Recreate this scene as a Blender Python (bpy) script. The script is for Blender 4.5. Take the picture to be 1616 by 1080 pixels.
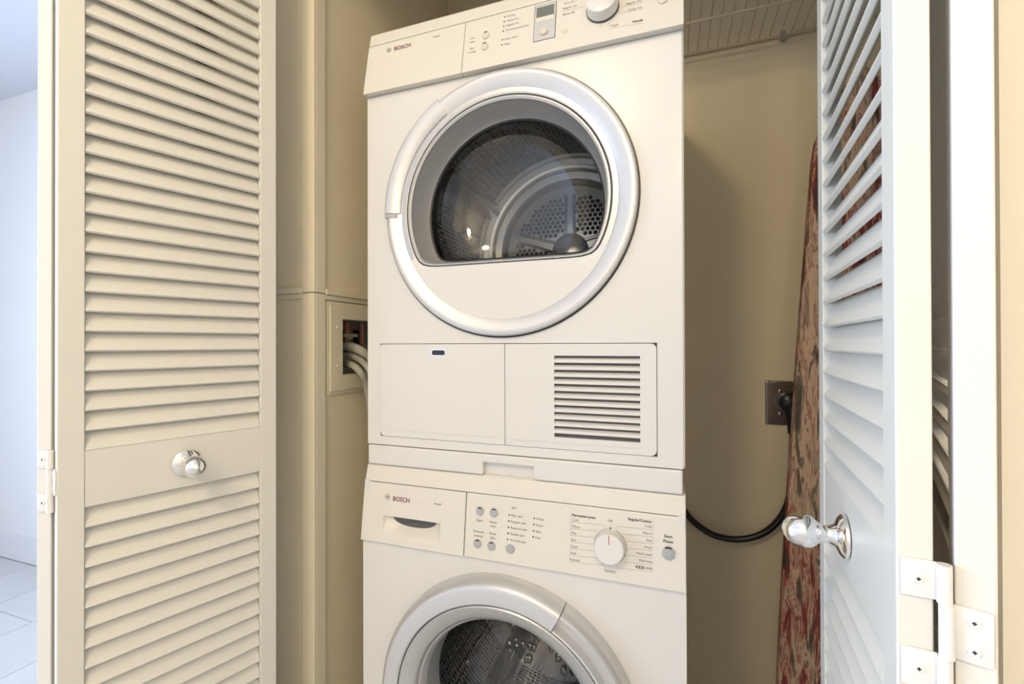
import bpy, bmesh, math, random
from mathutils import Vector, Matrix
random.seed(7)
for o in list(bpy.data.objects): bpy.data.objects.remove(o)
scn = bpy.context.scene
COL = scn.collection
PI = math.pi
# ---------------------------------------------------------------- camera
H = 1.085                                   # lens height above the floor
FPX, YAW, HOR = 717.0, math.radians(19.4), 543.0
cam = bpy.data.cameras.new('camera'); cam.sensor_width = 36.0; cam.lens = 36.0*FPX/1616.0
cam.clip_start = 0.02; cam.clip_end = 60
camo = bpy.data.objects.new('camera', cam); COL.objects.link(camo)
camo.location = (0, 0, H)
camo.rotation_mode = 'XYZ'
camo.rotation_euler = (PI/2 + (HOR-540)/FPX, math.radians(0.15), YAW)
scn.camera = camo
# ---------------------------------------------------------------- world and lights
w = bpy.data.worlds.new('world'); scn.world = w; w.use_nodes = True
w.node_tree.nodes['Background'].inputs[0].default_value = (0.62, 0.78, 1.0, 1)
w.node_tree.nodes['Background'].inputs[1].default_value = 1.5
def area(name, loc, rot, sx, sy, power, col):
    l = bpy.data.lights.new(name, 'AREA'); l.shape = 'RECTANGLE'; l.size = sx; l.size_y = sy
    l.energy = power; l.color = col
    o = bpy.data.objects.new(name, l); COL.objects.link(o); o.location = loc; o.rotation_euler = rot
    return o
wl = area('window_daylight', (-3.98, -0.75, 1.15), (0, -PI/2, 0), 1.9, 2.3, 74, (0.60, 0.76, 1.0)); wl.data.spread = math.radians(125)
LAMPS = [(-0.38, -0.72, 2.36, 25), (0.36, -1.45, 2.36, 24)]      # hall ceiling lamps, place and power; second one added to fill the closet
for lx, ly, lz, pw in LAMPS:
    lp = bpy.data.lights.new('ceiling_lamp_bulb', 'POINT'); lp.energy = pw; lp.color = (1.0, 0.79, 0.47); lp.shadow_soft_size = 0.11
    lo = bpy.data.objects.new('ceiling_lamp_bulb', lp); COL.objects.link(lo); lo.location = (lx, ly, lz-0.19)
scn.view_settings.view_transform = 'Standard'; scn.view_settings.look = 'None'
scn.view_settings.gamma = 1.0; scn.view_settings.use_curve_mapping = False
scn.view_settings.exposure = 0.06

# ---------------------------------------------------------------- pixel to place helpers
_s, _c = math.sin(YAW), math.cos(YAW)
def ray(px, py):
    u = (px-808)/FPX; return (u*_c-_s, u*_s+_c, (HOR-py)/FPX)
def onY(px, py, Y):
    r = ray(px, py); t = Y/r[1]; return (r[0]*t, Y, H+r[2]*t)
def onX(px, py, X):
    r = ray(px, py); t = X/r[0]; return (X, r[1]*t, H+r[2]*t)

# ---------------------------------------------------------------- materials
def mat(name, col, rough=0.5, metal=0.0, bump=0.0, bscale=200.0, vary=0.0, vscale=6.0, coat=0.0, emit=0.0, spec=0.5):
    m = bpy.data.materials.new(name); m.use_nodes = True; nt = m.node_tree; b = nt.nodes['Principled BSDF']
    b.inputs['Base Color'].default_value = (*col, 1); b.inputs['Roughness'].default_value = rough
    b.inputs['Metallic'].default_value = metal; b.inputs['Specular IOR Level'].default_value = spec
    b.inputs['Coat Weight'].default_value = coat; b.inputs['Coat Roughness'].default_value = 0.08
    if emit: b.inputs['Emission Color'].default_value = (*col, 1); b.inputs['Emission Strength'].default_value = emit
    tc = None
    if bump or vary: tc = nt.nodes.new('ShaderNodeTexCoord')
    if bump:
        n = nt.nodes.new('ShaderNodeTexNoise'); n.inputs['Scale'].default_value = bscale; n.inputs['Detail'].default_value = 3
        nt.links.new(tc.outputs['Object'], n.inputs['Vector'])
        bp = nt.nodes.new('ShaderNodeBump'); bp.inputs['Strength'].default_value = bump; bp.inputs['Distance'].default_value = 0.002
        nt.links.new(n.outputs['Fac'], bp.inputs['Height']); nt.links.new(bp.outputs['Normal'], b.inputs['Normal'])
    if vary:
        n = nt.nodes.new('ShaderNodeTexNoise'); n.inputs['Scale'].default_value = vscale; n.inputs['Detail'].default_value = 4
        nt.links.new(tc.outputs['Object'], n.inputs['Vector'])
        mx = nt.nodes.new('ShaderNodeMix'); mx.data_type = 'RGBA'
        mx.inputs[6].default_value = (*[c*(1-vary) for c in col], 1); mx.inputs[7].default_value = (*[min(1, c*(1+vary)) for c in col], 1)
        nt.links.new(n.outputs['Fac'], mx.inputs[0]); nt.links.new(mx.outputs[2], b.inputs['Base Color'])
    return m
M = {}
M['wall'] = mat('closet_paint', (0.87, 0.77, 0.56), 0.75, bump=0.35, bscale=90, vary=0.03, vscale=3)
M['room'] = mat('room_paint', (0.84, 0.84, 0.86), 0.8, bump=0.15, bscale=120)
M['front'] = mat('front_wall_paint', (0.80, 0.74, 0.63), 0.8, bump=0.15, bscale=120)
M['ceil'] = mat('ceiling_paint', (0.74, 0.75, 0.80), 0.9)
M['trim'] = mat('cream_trim', (0.84, 0.76, 0.58), 0.5, bump=0.05)
M['whitetrim'] = mat('white_trim', (0.80, 0.80, 0.83), 0.45)
M['door'] = mat('door_paint', (0.73, 0.71, 0.65), 0.42, bump=0.06, bscale=150, vary=0.015)
M['enamel'] = mat('white_enamel', (0.71, 0.70, 0.675), 0.22, coat=0.3)
M['plastic'] = mat('white_plastic', (0.72, 0.69, 0.62), 0.35)
M['silver'] = mat('silver_plastic', (0.56, 0.56, 0.56), 0.34, metal=0.55)
M['silver2'] = mat('silver_plastic_light', (0.64, 0.64, 0.64), 0.36, metal=0.5)
M['grey'] = mat('grey_plastic', (0.42, 0.42, 0.42), 0.4)
M['button'] = mat('button_grey', (0.40, 0.41, 0.43), 0.4)
M['buttoncream'] = mat('button_cream', (0.66, 0.62, 0.52), 0.35)
M['dark'] = mat('dark_gap', (0.03, 0.03, 0.035), 0.6)
M['seam'] = mat('seam_shadow_gasket', (0.10, 0.10, 0.10), 0.7)
M['black'] = mat('black_rubber', (0.012, 0.012, 0.013), 0.35)
M['ink'] = mat('grey_ink', (0.16, 0.15, 0.15), 0.6)
M['inkdark'] = mat('dark_ink', (0.045, 0.04, 0.04), 0.6)
M['brand'] = mat('brand_ink', (0.16, 0.02, 0.07), 0.5)
M['logo'] = mat('logo_ink', (0.22, 0.23, 0.20), 0.5)
M['red'] = mat('red_ink', (0.45, 0.06, 0.03), 0.5)
M['chrome'] = mat('chrome', (0.86, 0.85, 0.83), 0.06, metal=1.0)
M['steel'] = mat('drum_steel', (0.45, 0.45, 0.45), 0.22, metal=1.0)
M['steel2'] = mat('drum_back_steel', (0.80, 0.79, 0.76), 0.30, metal=1.0)
M['plate'] = mat('brushed_plate', (0.42, 0.36, 0.34), 0.26, metal=0.9)
M['hinge'] = mat('hinge_white', (0.78, 0.77, 0.75), 0.3)
M['copper'] = mat('copper_pipe', (0.62, 0.30, 0.24), 0.4, metal=0.3)
M['hose'] = mat('grey_hose', (0.42, 0.41, 0.34), 0.45)
M['wire'] = mat('shelf_coating', (0.66, 0.58, 0.44), 0.35)
M['rubber'] = mat('door_gasket', (0.10, 0.10, 0.105), 0.5)
M['screen'] = mat('display', (0.16, 0.17, 0.15), 0.12)
M['shade'] = mat('lamp_glass', (1.0, 0.9, 0.72), 0.4, emit=2.0)
M['tile'] = mat('floor_tile', (0.66, 0.66, 0.68), 0.3, vary=0.12, vscale=3.5)
M['grout'] = mat('grout', (0.55, 0.55, 0.56), 0.8)
def glass_mat():
    m = bpy.data.materials.new('door_glass'); m.use_nodes = True; nt = m.node_tree; nt.nodes.clear()
    out = nt.nodes.new('ShaderNodeOutputMaterial'); mx = nt.nodes.new('ShaderNodeMixShader'); tr = nt.nodes.new('ShaderNodeBsdfTransparent')
    gl = nt.nodes.new('ShaderNodeBsdfGlossy'); gl.inputs['Roughness'].default_value = 0.015
    tr.inputs[0].default_value = (0.96, 0.97, 0.97, 1)
    lw = nt.nodes.new('ShaderNodeLayerWeight'); lw.inputs[0].default_value = 0.5
    pw = nt.nodes.new('ShaderNodeMath'); pw.operation = 'POWER'; pw.inputs[1].default_value = 4.0; nt.links.new(lw.outputs['Facing'], pw.inputs[0])
    fr = nt.nodes.new('ShaderNodeMath'); fr.operation = 'MULTIPLY_ADD'; fr.inputs[1].default_value = 0.75; fr.inputs[2].default_value = 0.09; nt.links.new(pw.outputs[0], fr.inputs[0])
    nt.links.new(fr.outputs[0], mx.inputs[0]); nt.links.new(tr.outputs[0], mx.inputs[1]); nt.links.new(gl.outputs[0], mx.inputs[2])
    nt.links.new(mx.outputs[0], out.inputs[0]); return m
M['glass'] = glass_mat()
def drum_mat():
    m = mat('perforated_drum', (0.40, 0.40, 0.40), 0.28, metal=1.0); nt = m.node_tree; b = nt.nodes['Principled BSDF']
    tc = nt.nodes.new('ShaderNodeTexCoord'); v = nt.nodes.new('ShaderNodeTexVoronoi'); v.inputs['Scale'].default_value = 95
    v.inputs['Randomness'].default_value = 0.25
    nt.links.new(tc.outputs['Object'], v.inputs['Vector'])
    r = nt.nodes.new('ShaderNodeValToRGB'); r.color_ramp.elements[0].position = 0.28; r.color_ramp.elements[1].position = 0.36
    r.color_ramp.elements[0].color = (0.01, 0.01, 0.012, 1); r.color_ramp.elements[1].color = (0.22, 0.22, 0.23, 1)
    nt.links.new(v.outputs['Distance'], r.inputs[0]); nt.links.new(r.outputs[0], b.inputs['Base Color'])
    bp = nt.nodes.new('ShaderNodeBump'); bp.inputs['Strength'].default_value = 0.6; bp.inputs['Distance'].default_value = 0.003
    nt.links.new(v.outputs['Distance'], bp.inputs['Height']); nt.links.new(bp.outputs[0], b.inputs['Normal'])
    return m
M['drum'] = drum_mat()
def bark_mat():
    m = mat('bark_print_fabric', (0.4, 0.1, 0.08), 0.8); nt = m.node_tree; b = nt.nodes['Principled BSDF']
    tc = nt.nodes.new('ShaderNodeTexCoord'); mp = nt.nodes.new('ShaderNodeMapping'); mp.inputs['Scale'].default_value = (58, 58, 8)
    nt.links.new(tc.outputs['Object'], mp.inputs[0])
    n = nt.nodes.new('ShaderNodeTexNoise'); n.inputs['Scale'].default_value = 1.0; n.inputs['Detail'].default_value = 6; n.inputs['Roughness'].default_value = 0.6
    n.inputs['Distortion'].default_value = 0.6
    nt.links.new(mp.outputs[0], n.inputs['Vector'])
    r = nt.nodes.new('ShaderNodeValToRGB'); cr = r.color_ramp
    for p, c in ((0.0, (0.05, 0.03, 0.03)), (0.36, (0.08, 0.05, 0.045)), (0.40, (0.20, 0.045, 0.045)), (0.46, (0.32, 0.07, 0.06)), (0.485, (0.45, 0.16, 0.12)), (0.495, (0.66, 0.42, 0.30)),
                 (0.525, (0.60, 0.40, 0.29)), (0.535, (0.30, 0.06, 0.055)), (0.56, (0.36, 0.09, 0.075)), (0.575, (0.68, 0.50, 0.35)), (0.62, (0.55, 0.42, 0.31)), (0.64, (0.12, 0.09, 0.08)), (0.68, (0.28, 0.22, 0.18))):
        e = cr.elements.new(p); e.color = (*c, 1)
    cr.elements.remove(cr.elements[len(cr.elements)-1])
    nt.links.new(n.outputs['Fac'], r.inputs[0])
    r2 = nt.nodes.new('ShaderNodeValToRGB'); c2 = r2.color_ramp; c2.elements[0].position = 0.36; c2.elements[0].color = (0.10, 0.075, 0.06, 1); c2.elements[1].position = 0.62; c2.elements[1].color = (0.50, 0.40, 0.30, 1)
    for p, c in ((0.44, (0.26, 0.20, 0.155)), (0.47, (0.66, 0.47, 0.34)), (0.54, (0.70, 0.52, 0.38)), (0.56, (0.40, 0.14, 0.11))): e = c2.elements.new(p); e.color = (*c, 1)
    nt.links.new(n.outputs['Fac'], r2.inputs[0])
    m2 = nt.nodes.new('ShaderNodeMapping'); m2.inputs['Scale'].default_value = (16, 16, 3.2); nt.links.new(tc.outputs['Object'], m2.inputs[0])
    n2 = nt.nodes.new('ShaderNodeTexNoise'); n2.inputs['Scale'].default_value = 1.0; n2.inputs['Detail'].default_value = 3; nt.links.new(m2.outputs[0], n2.inputs['Vector'])
    r3 = nt.nodes.new('ShaderNodeValToRGB'); r3.color_ramp.elements[0].position = 0.53; r3.color_ramp.elements[1].position = 0.58; nt.links.new(n2.outputs['Fac'], r3.inputs[0])
    mx = nt.nodes.new('ShaderNodeMix'); mx.data_type = 'RGBA'; nt.links.new(r3.outputs[0], mx.inputs[0]); nt.links.new(r.outputs[0], mx.inputs[6]); nt.links.new(r2.outputs[0], mx.inputs[7])
    nt.links.new(mx.outputs[2], b.inputs['Base Color'])
    return m
M['bark'] = bark_mat()

# ---------------------------------------------------------------- object helpers
def base_of(p):
    v = Vector((0, 0, 0))
    while p is not None: v += p.location; p = p.parent
    return v
def link(name, me, m, parent=None):
    o = bpy.data.objects.new(name, me); COL.objects.link(o)
    if m is not None and not me.materials: me.materials.append(m)
    if parent is not None: o.parent = parent
    return o
def from_bm(name, bm, m, parent=None, world=True, smooth=False):
    if world and parent is not None: bmesh.ops.translate(bm, vec=-base_of(parent), verts=bm.verts)
    bmesh.ops.recalc_face_normals(bm, faces=bm.faces)
    me = bpy.data.meshes.new(name); bm.to_mesh(me); bm.free()
    if smooth:
        for p in me.polygons: p.use_smooth = True
        try: me.set_sharp_from_angle(angle=math.radians(38))
        except Exception: pass
    return link(name, me, m, parent)
def thing(name, label, cat, loc, group=None, kind=None):
    o = bpy.data.objects.new(name, None); COL.objects.link(o); o.location = loc; o.empty_display_size = 0.05
    return tag(o, label, cat, group, kind)
def tag(o, label=None, cat=None, group=None, kind=None):
    if label: o['label'] = label
    if cat: o['category'] = cat
    if group: o['group'] = group
    if kind: o['kind'] = kind
    return o
def box(bm, x0, x1, y0, y1, z0, z1, bev=0.0, seg=2):
    vs = [bm.verts.new(p) for p in ((x0,y0,z0),(x1,y0,z0),(x1,y1,z0),(x0,y1,z0),(x0,y0,z1),(x1,y0,z1),(x1,y1,z1),(x0,y1,z1))]
    fs = [bm.faces.new([vs[i] for i in f]) for f in ((0,3,2,1),(4,5,6,7),(0,1,5,4),(1,2,6,5),(2,3,7,6),(3,0,4,7))]
    if bev:
        es = set(e for f in fs for e in f.edges)
        bmesh.ops.bevel(bm, geom=list(es), offset=bev, segments=seg, affect='EDGES', profile=0.5)
def boxes(name, lst, m, parent=None, bev=0.0, **k):
    bm = bmesh.new()
    for b in lst: box(bm, *b, bev=bev)
    return from_bm(name, bm, m, parent, **k)
def prism(bm, pts, axis_off, bev=0.0):
    a = [bm.verts.new(p) for p in pts]; d = Vector(axis_off); b = [bm.verts.new(Vector(p)+d) for p in pts]
    n = len(pts); fs = [bm.faces.new(a), bm.faces.new(b[::-1])]
    for i in range(n): fs.append(bm.faces.new((a[i], a[(i+1)%n], b[(i+1)%n], b[i])))
    if bev:
        bmesh.ops.bevel(bm, geom=list(set(e for f in fs for e in f.edges)), offset=bev, segments=2, affect='EDGES', profile=0.5)
def lathe_bm(bm, prof, cx, cz, Y, n=96, a0=0.0, a1=2*PI, cap=False):
    """profile of (radius, protrusion towards the viewer) about an axis along Y"""
    full = abs(a1-a0-2*PI) < 1e-6; k = n if full else n+1; rings = []
    for r, d in prof:
        rings.append([bm.verts.new((cx+r*math.cos(a0+(a1-a0)*i/n), Y-d, cz+r*math.sin(a0+(a1-a0)*i/n))) for i in range(k)])
    for a, b in zip(rings, rings[1:]):
        for i in range(n):
            j = (i+1) % k
            bm.faces.new((a[i], a[j], b[j], b[i]))
    if cap: bm.faces.new(rings[-1])
    if not full:
        for e in (0, n):
            try: bm.faces.new([r[e] for r in rings])
            except Exception: pass
def lathe(name, prof, cx, cz, Y, m, parent, **k):
    bm = bmesh.new(); lathe_bm(bm, prof, cx, cz, Y, **k); return from_bm(name, bm, m, parent, smooth=True)
def dcurve(r, h, n=112, p=18):
    out = []
    for i in range(n):
        a = 2*PI*i/n; q = r
        if math.sin(a) < -0.02:
            hh = h/(-math.sin(a)); q = (r**-p + hh**-p)**(-1/p)
        out.append((q*math.cos(a), q*math.sin(a)))
    return out
def dloft(name, curves, cx, cz, m, parent, cap=False):
    bm = bmesh.new(); rings = []
    for pts, Y in curves: rings.append([bm.verts.new((cx+x, Y, cz+z)) for x, z in pts])
    n = len(rings[0])
    for a, b in zip(rings, rings[1:]):
        for i in range(n): bm.faces.new((a[i], a[(i+1)%n], b[(i+1)%n], b[i]))
    if cap: bm.faces.new(rings[-1])
    return from_bm(name, bm, m, parent, smooth=True)
def tube_bm(bm, pts, r, n=10, flat=1.0, cap=True):
    pts = [Vector(p) for p in pts]; rings = []; up = Vector((0.13, 0.2, 0.97)); prev = None
    for i, p in enumerate(pts):
        t = (pts[min(i+1, len(pts)-1)]-pts[max(i-1, 0)]).normalized()
        if prev is None:
            a = t.cross(up); a = a if a.length > 1e-4 else t.cross(Vector((1, 0, 0))); a.normalize()
        else: a = (prev - t*prev.dot(t)).normalized()
        prev = a; b = t.cross(a); rr = r[i] if isinstance(r, (list, tuple)) else r
        rings.append([bm.verts.new(p + a*rr*math.cos(2*PI*k/n) + b*rr*flat*math.sin(2*PI*k/n)) for k in range(n)])
    for a, b in zip(rings, rings[1:]):
        for k in range(n): bm.faces.new((a[k], a[(k+1)%n], b[(k+1)%n], b[k]))
    if cap: bm.faces.new(rings[0]); bm.faces.new(rings[-1])
def tube(name, pts, r, m, parent=None, **k):
    bm = bmesh.new(); tube_bm(bm, pts, r, **k); return from_bm(name, bm, m, parent, smooth=True)
def spline(pts, n=8):
    P = [Vector(p) for p in pts]; out = []
    for i in range(len(P)-1):
        a, b, c, d = P[max(i-1, 0)], P[i], P[i+1], P[min(i+2, len(P)-1)]
        for k in range(n):
            t = k/n; out.append(0.5*((2*b)+(c-a)*t+(2*a-5*b+4*c-d)*t*t+(-a+3*b-3*c+d)*t**3))
    out.append(P[-1]); return out
def plate_hole(bm, x0, x1, z0, z1, cx, cz, r, Ya, Yb, n=96):
    """flat plate with a round hole"""
    angs = sorted(set([2*PI*i/n for i in range(n)] + [math.atan2(z-cz, x-cx) % (2*PI) for x in (x0, x1) for z in (z0, z1)]))
    def edge(a):
        dx, dz = math.cos(a), math.sin(a); t = 1e9
        if dx > 1e-9: t = min(t, (x1-cx)/dx)
        if dx < -1e-9: t = min(t, (x0-cx)/dx)
        if dz > 1e-9: t = min(t, (z1-cz)/dz)
        if dz < -1e-9: t = min(t, (z0-cz)/dz)
        return cx+t*dx, cz+t*dz
    R = []
    for a in angs:
        ex, ez = edge(a); hx, hz = cx+r*math.cos(a), cz+r*math.sin(a)
        R.append([bm.verts.new(p) for p in ((ex,Ya,ez),(hx,Ya,hz),(hx,Yb,hz),(ex,Yb,ez))])
    for i in range(len(R)):
        a, b = R[i], R[(i+1) % len(R)]
        for k in range(4): bm.faces.new((a[k], a[(k+1)%4], b[(k+1)%4], b[k]))

# ================================================================ THE SETTING
YF0, YF1 = 0.60, 0.70            # front wall of the closet
XJ0, XJ1 = -0.985, 0.315         # door opening
ZC, ZHEAD = 2.365, 2.00
YB, XL, XR = 1.42, -0.73, 0.62   # closet back, left (pipe chase) and right walls
YCH = 0.784                      # face of the chase
RX0, RX1, RY0, RY1 = -3.9, 1.35, -2.0, 1.35
def struct(o, label, cat): return tag(o, label, cat, kind='structure')
fl = struct(boxes('floor', [(RX0-.1, RX1+.1, RY0-.1, 1.6, -0.06, -0.004)], M['grout']), 'pale grey tiled floor of the room and closet', 'floor')
me = None
for i in range(6):
    for j in range(9):
        x0 = -3.88 + j*0.303; y0 = -1.99 + i*0.61 + (0.305 if j % 2 else 0); ln_ = min(0.607, 1.328-y0)
        if ln_ < 0.05: continue
        if me is None:
            bm = bmesh.new(); box(bm, 0, 0.30, 0, 0.607, -0.006, 0, bev=0.001, seg=1); t0 = from_bm('tile', bm, M['tile'], fl, world=False); me = t0.data; o = t0
        else: o = link('tile', me, None, fl)
        o.location = (x0, y0, 0); o.scale = (1, ln_/0.607, 1)
struct(boxes('ceiling', [(RX0-.1, RX1+.1, RY0-.1, 1.6, ZC, ZC+.06)], M['ceil']), 'flat pale ceiling above the room and closet', 'ceiling')
struct(boxes('wall_back', [(-0.98, XR+.1, YB, YB+.08, 0, ZC)], M['wall']), 'tan closet back wall behind the stacked laundry machines', 'wall')
struct(boxes('wall_right', [(XR, XR+.08, YF1, YB, 0, ZC)], M['wall']), 'tan closet side wall behind the bark-patterned board', 'wall')
# left wall of the closet: chase with a recess for the water box
p0 = onX(537, 503, XL); p1 = onX(537, 590, XL)
BY0, BZ1, BZ0 = p0[1], p0[2], p1[2]-0.002; BY1 = BY0+0.24
struct(boxes('wall_left', [(XL-.02, XL, YCH, YB, 0, BZ0), (XL-.02, XL, YCH, YB, BZ1, ZC), (XL-.02, XL, YCH, BY0, BZ0, BZ1), (XL-.02, XL, BY1, YB, BZ0, BZ1),
      (-1.20, XL-.02, YCH, YCH+.02, 0, ZC)], M['wall']), 'tan closet wall with the recessed water box and corner strip', 'wall')
struct(boxes('wall_front', [(XJ1, RX1, YF0, YF1, 0, ZC), (-1.27, XJ0, YF0, YF1, 0, ZC), (XJ0, XJ1, YF0, YF1, ZHEAD, ZC), (-1.27, -1.20, YF1, 1.43, 0, ZC)], M['front']),
       'cream wall around the closet opening beside the hinged doors', 'wall')
struct(boxes('wall_far', [(RX0-.1, -1.27, RY1, RY1+.08, 0, ZC)], M['room']), 'bright white wall of the neighbouring room above the white baseboard', 'wall')
struct(boxes('baseboard_far', [(RX0, -1.27, RY1-.014, RY1, 0, 0.118), (RX0, -1.27, RY1-.019, RY1-.014, 0, 0.02)], M['whitetrim'], bev=0.001), 'white baseboard along the bright far wall', 'baseboard')
struct(boxes('wall_near', [(RX0-.1, RX1+.1, RY0-.08, RY0, 0, ZC)], M['room']), 'plain white room wall facing the closet', 'wall')
struct(boxes('wall_side', [(RX1, RX1+.08, RY0, YF0, 0, ZC)], M['front']), 'plain cream wall at the end of the hall', 'wall')
WY0, WY1, WZ0, WZ1 = -1.9, 0.4, 0.2, 2.1
struct(boxes('wall_window', [(RX0-.08, RX0, RY0, WY0, 0, ZC), (RX0-.08, RX0, WY1, RY1, 0, ZC), (RX0-.08, RX0, WY0, WY1, 0, WZ0), (RX0-.08, RX0, WY0, WY1, WZ1, ZC)], M['room']),
       'white room wall around the large window', 'wall')
wn = thing('window_1', 'large window letting daylight into the white room', 'window', (RX0-.04, (WY0+WY1)/2, WZ0), kind='structure')
for nm, b in (('window_frame', (RX0-.06, RX0-.02, WY0, WY0+.05, WZ0, WZ1)), ('window_frame', (RX0-.06, RX0-.02, WY1-.05, WY1, WZ0, WZ1)), ('window_frame', (RX0-.06, RX0-.02, WY0+.05, WY1-.05, WZ0, WZ0+.05)),
              ('window_frame', (RX0-.06, RX0-.02, WY0+.05, WY1-.05, WZ1-.05, WZ1)), ('mullion', (RX0-.06, RX0-.02, -.775, -.725, WZ0+.05, WZ1-.05))):
    boxes(nm, [b], M['whitetrim'], wn)
# corner strip on the chase, in two lengths with the chair rail meeting between them
zr = onY(482, 462, YCH)[2]
for nm, z0, z1 in (('trim_1', zr+.001, ZC), ('trim_2', 0, zr-.001)):
    struct(boxes(nm, [(XL-.026, XL+.007, YCH-.007, YCH, z0, z1), (XL, XL+.007, YCH, YCH+.028, z0, z1)], M['trim'], bev=0.0012),
           'cream corner strip %s the chair rail' % ('above' if nm == 'trim_1' else 'below'), 'trim')
struct(boxes('trim_3', [(-1.10, XL-.027, YCH-.006, YCH, zr-.012, zr-.0015), (-1.10, XL-.027, YCH-.009, YCH, zr-.001, zr+.0115)], M['trim'], bev=0.001), 'thin cream chair rail on the wall facing the louvred door', 'trim')
struct(boxes('trim_4', [(XL, XL+.006, YCH+.029, YB, zr-.012, zr-.0015), (XL, XL+.009, YCH+.029, YB, zr-.001, zr+.0115)], M['trim'], bev=0.001), 'thin cream chair rail just over the water box', 'trim')
# ================================================================ LOUVRED BIFOLD DOORS
LW, LT = 0.298, 0.0205
DZ0, DZ1 = 0.015, 1.975
RZ0, RZ1 = H-.236, H-.1535        # lock rail
slat_me = {}
def leaf(name, label, org, ang, ya, yb, fs, knob=False):
    e = thing(name, label, 'door', (org[0], org[1], 0), kind='structure'); e.rotation_euler = (0, 0, ang)
    st = 0.0288
    for x0, x1 in ((0, st), (LW-st, LW)): boxes('stile', [(x0, x1, ya, yb, DZ0, DZ1)], M['door'], e, bev=0.0012, world=False)
    rails = ((DZ0, DZ0+.13), (RZ0, RZ1), (DZ1-.085, DZ1)); yf = yb if fs > 0 else ya
    for z0, z1 in rails: boxes('rail', [(st, LW-st, ya+.0012, yb-.0012, z0, z1)], M['door'], e, bev=0.0008, world=False)
    if fs not in slat_me:
        bm = bmesh.new(); L = 0.0345; tl = math.radians(62)
        dy, dz = math.cos(tl)*L/2, math.sin(tl)*L/2; ty, tz = math.sin(tl)*.0029, math.cos(tl)*.0029
        pr = [(fs*dy, -dz), (-fs*dy, dz)]
        q = [(pr[0][0]+fs*ty, pr[0][1]+tz), (pr[0][0]-fs*ty, pr[0][1]-tz), (pr[1][0]-fs*ty, pr[1][1]-tz), (pr[1][0]+fs*ty, pr[1][1]+tz)]
        prism(bm, [(0, y, z) for y, z in q], (LW-2*st-.0004, 0, 0), bev=0.0014)
        tmp = from_bm('slat', bm, M['door'], None, world=False, smooth=False); slat_me[fs] = tmp.data
        bpy.data.objects.remove(tmp)
    for z0, z1 in ((rails[0][1], rails[1][0]), (rails[1][1], rails[2][0])):
        n = round((z1-z0)/0.0288); p = (z1-z0)/n
        for i in range(n):
            o = link('slat', slat_me[fs], M['door'], e); o.location = (st+.0002, (ya+yb)/2, z0+p*(i+.5))
    if knob:
        kx, kz = LW*.515, H-.196; bm = bmesh.new(); prof = [(0.0, 0), (0.0215, 0), (0.0212, .003), (0.018, .006), (0.0115, .0085), (0.0088, .013), (0.0088, .021), (0.0115, .0245), (0.0155, .029), (0.0172, .036), (0.0163, .044), (0.0125, .0505), (0.007, .0545), (0.0005, .056)]
        n = 40; rings = []
        for r, d in prof: rings.append([bm.verts.new((kx+r*math.cos(2*PI*i/n), yf+fs*d, kz+r*math.sin(2*PI*i/n))) for i in range(n)])
        for a, b in zip(rings, rings[1:]):
            for i in range(n): bm.faces.new((a[i], a[(i+1)%n], b[(i+1)%n], b[i]))
        bmesh.ops.remove_doubles(bm, verts=bm.verts, dist=1e-6)
        tag(from_bm('knob', bm, M['chrome'], e, world=False, smooth=True), 'polished chrome round knob')
    return e
def hinge(e, tabs, ya, yb, ybar, side):
    for z0, z1, barrel in tabs:
        bm = bmesh.new(); y0, y1 = (ya+.002, ybar) if side > 0 else (ybar, yb-.002)
        box(bm, -.0022, -.0001, y0, y1, z0, z1, bev=0.0008)
        n = 16; rr = 0.0042; cxx = -.0042
        a = [bm.verts.new((cxx+rr*math.cos(2*PI*i/n), ybar+rr*math.sin(2*PI*i/n), z0)) for i in range(n)]
        b = [bm.verts.new((cxx+rr*math.cos(2*PI*i/n), ybar+rr*math.sin(2*PI*i/n), z1)) for i in range(n)]
        bm.faces.new(a); bm.faces.new(b[::-1])
        for i in range(n): bm.faces.new((a[i], a[(i+1)%n], b[(i+1)%n], b[i]))
        hg = from_bm('hinge', bm, M['hinge'], e, world=False, smooth=True)
        zs = [(z0+z1)/2] if z1-z0 < .032 else [z0+.0085, z1-.0085]
        for zz in zs:
            bm = bmesh.new(); ym = (y0+y1)/2 - side*.002
            prof = [(.0037, -.0022), (.0032, -.0031), (.0014, -.0033)]; rings = [[bm.verts.new((d, ym+r*math.cos(2*PI*i/14), zz+r*math.sin(2*PI*i/14))) for i in range(14)] for r, d in prof]
            for a_, b_ in zip(rings, rings[1:]):
                for i in range(14): bm.faces.new((a_[i], a_[(i+1)%14], b_[(i+1)%14], b_[i]))
            bm.faces.new(rings[-1])
            sc = from_bm('screw', bm, M['hinge'], hg, world=False)
            boxes('screw_slot', [(-.0036, -.0030, ym-.0012, ym+.0012, zz-.0004, zz+.0004), (-.0036, -.0030, ym-.0004, ym+.0004, zz-.0012, zz+.0012)], M['dark'], hg, world=False)
T_OUT = [(H-.176, H-.150, 1), (H-.238, H-.212, 1)]; T_MID = [(H-.212, H-.176, 1)]
d1 = leaf('door_1', 'cream louvred bifold leaf with chrome knob, standing before the plain closet wall', (-.8126, .3886), math.radians(70.6), 0, LT, -1, knob=True)
a2 = math.radians(109.5)
d2 = leaf('door_2', 'cream outer bifold leaf folded behind the leaf near the bright white room', (-.8385, .3945), a2, 0, LT, 1)
hinge(d2, T_OUT, 0, LT, -.003, -1); hinge(d1, T_MID, 0, LT, LT+.003, 1)
d3 = leaf('door_3', 'white louvred bifold leaf with chrome knob, in front of the bark-patterned board', (.1489, .3938), math.radians(84), -LT, 0, 1, knob=True)
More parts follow.
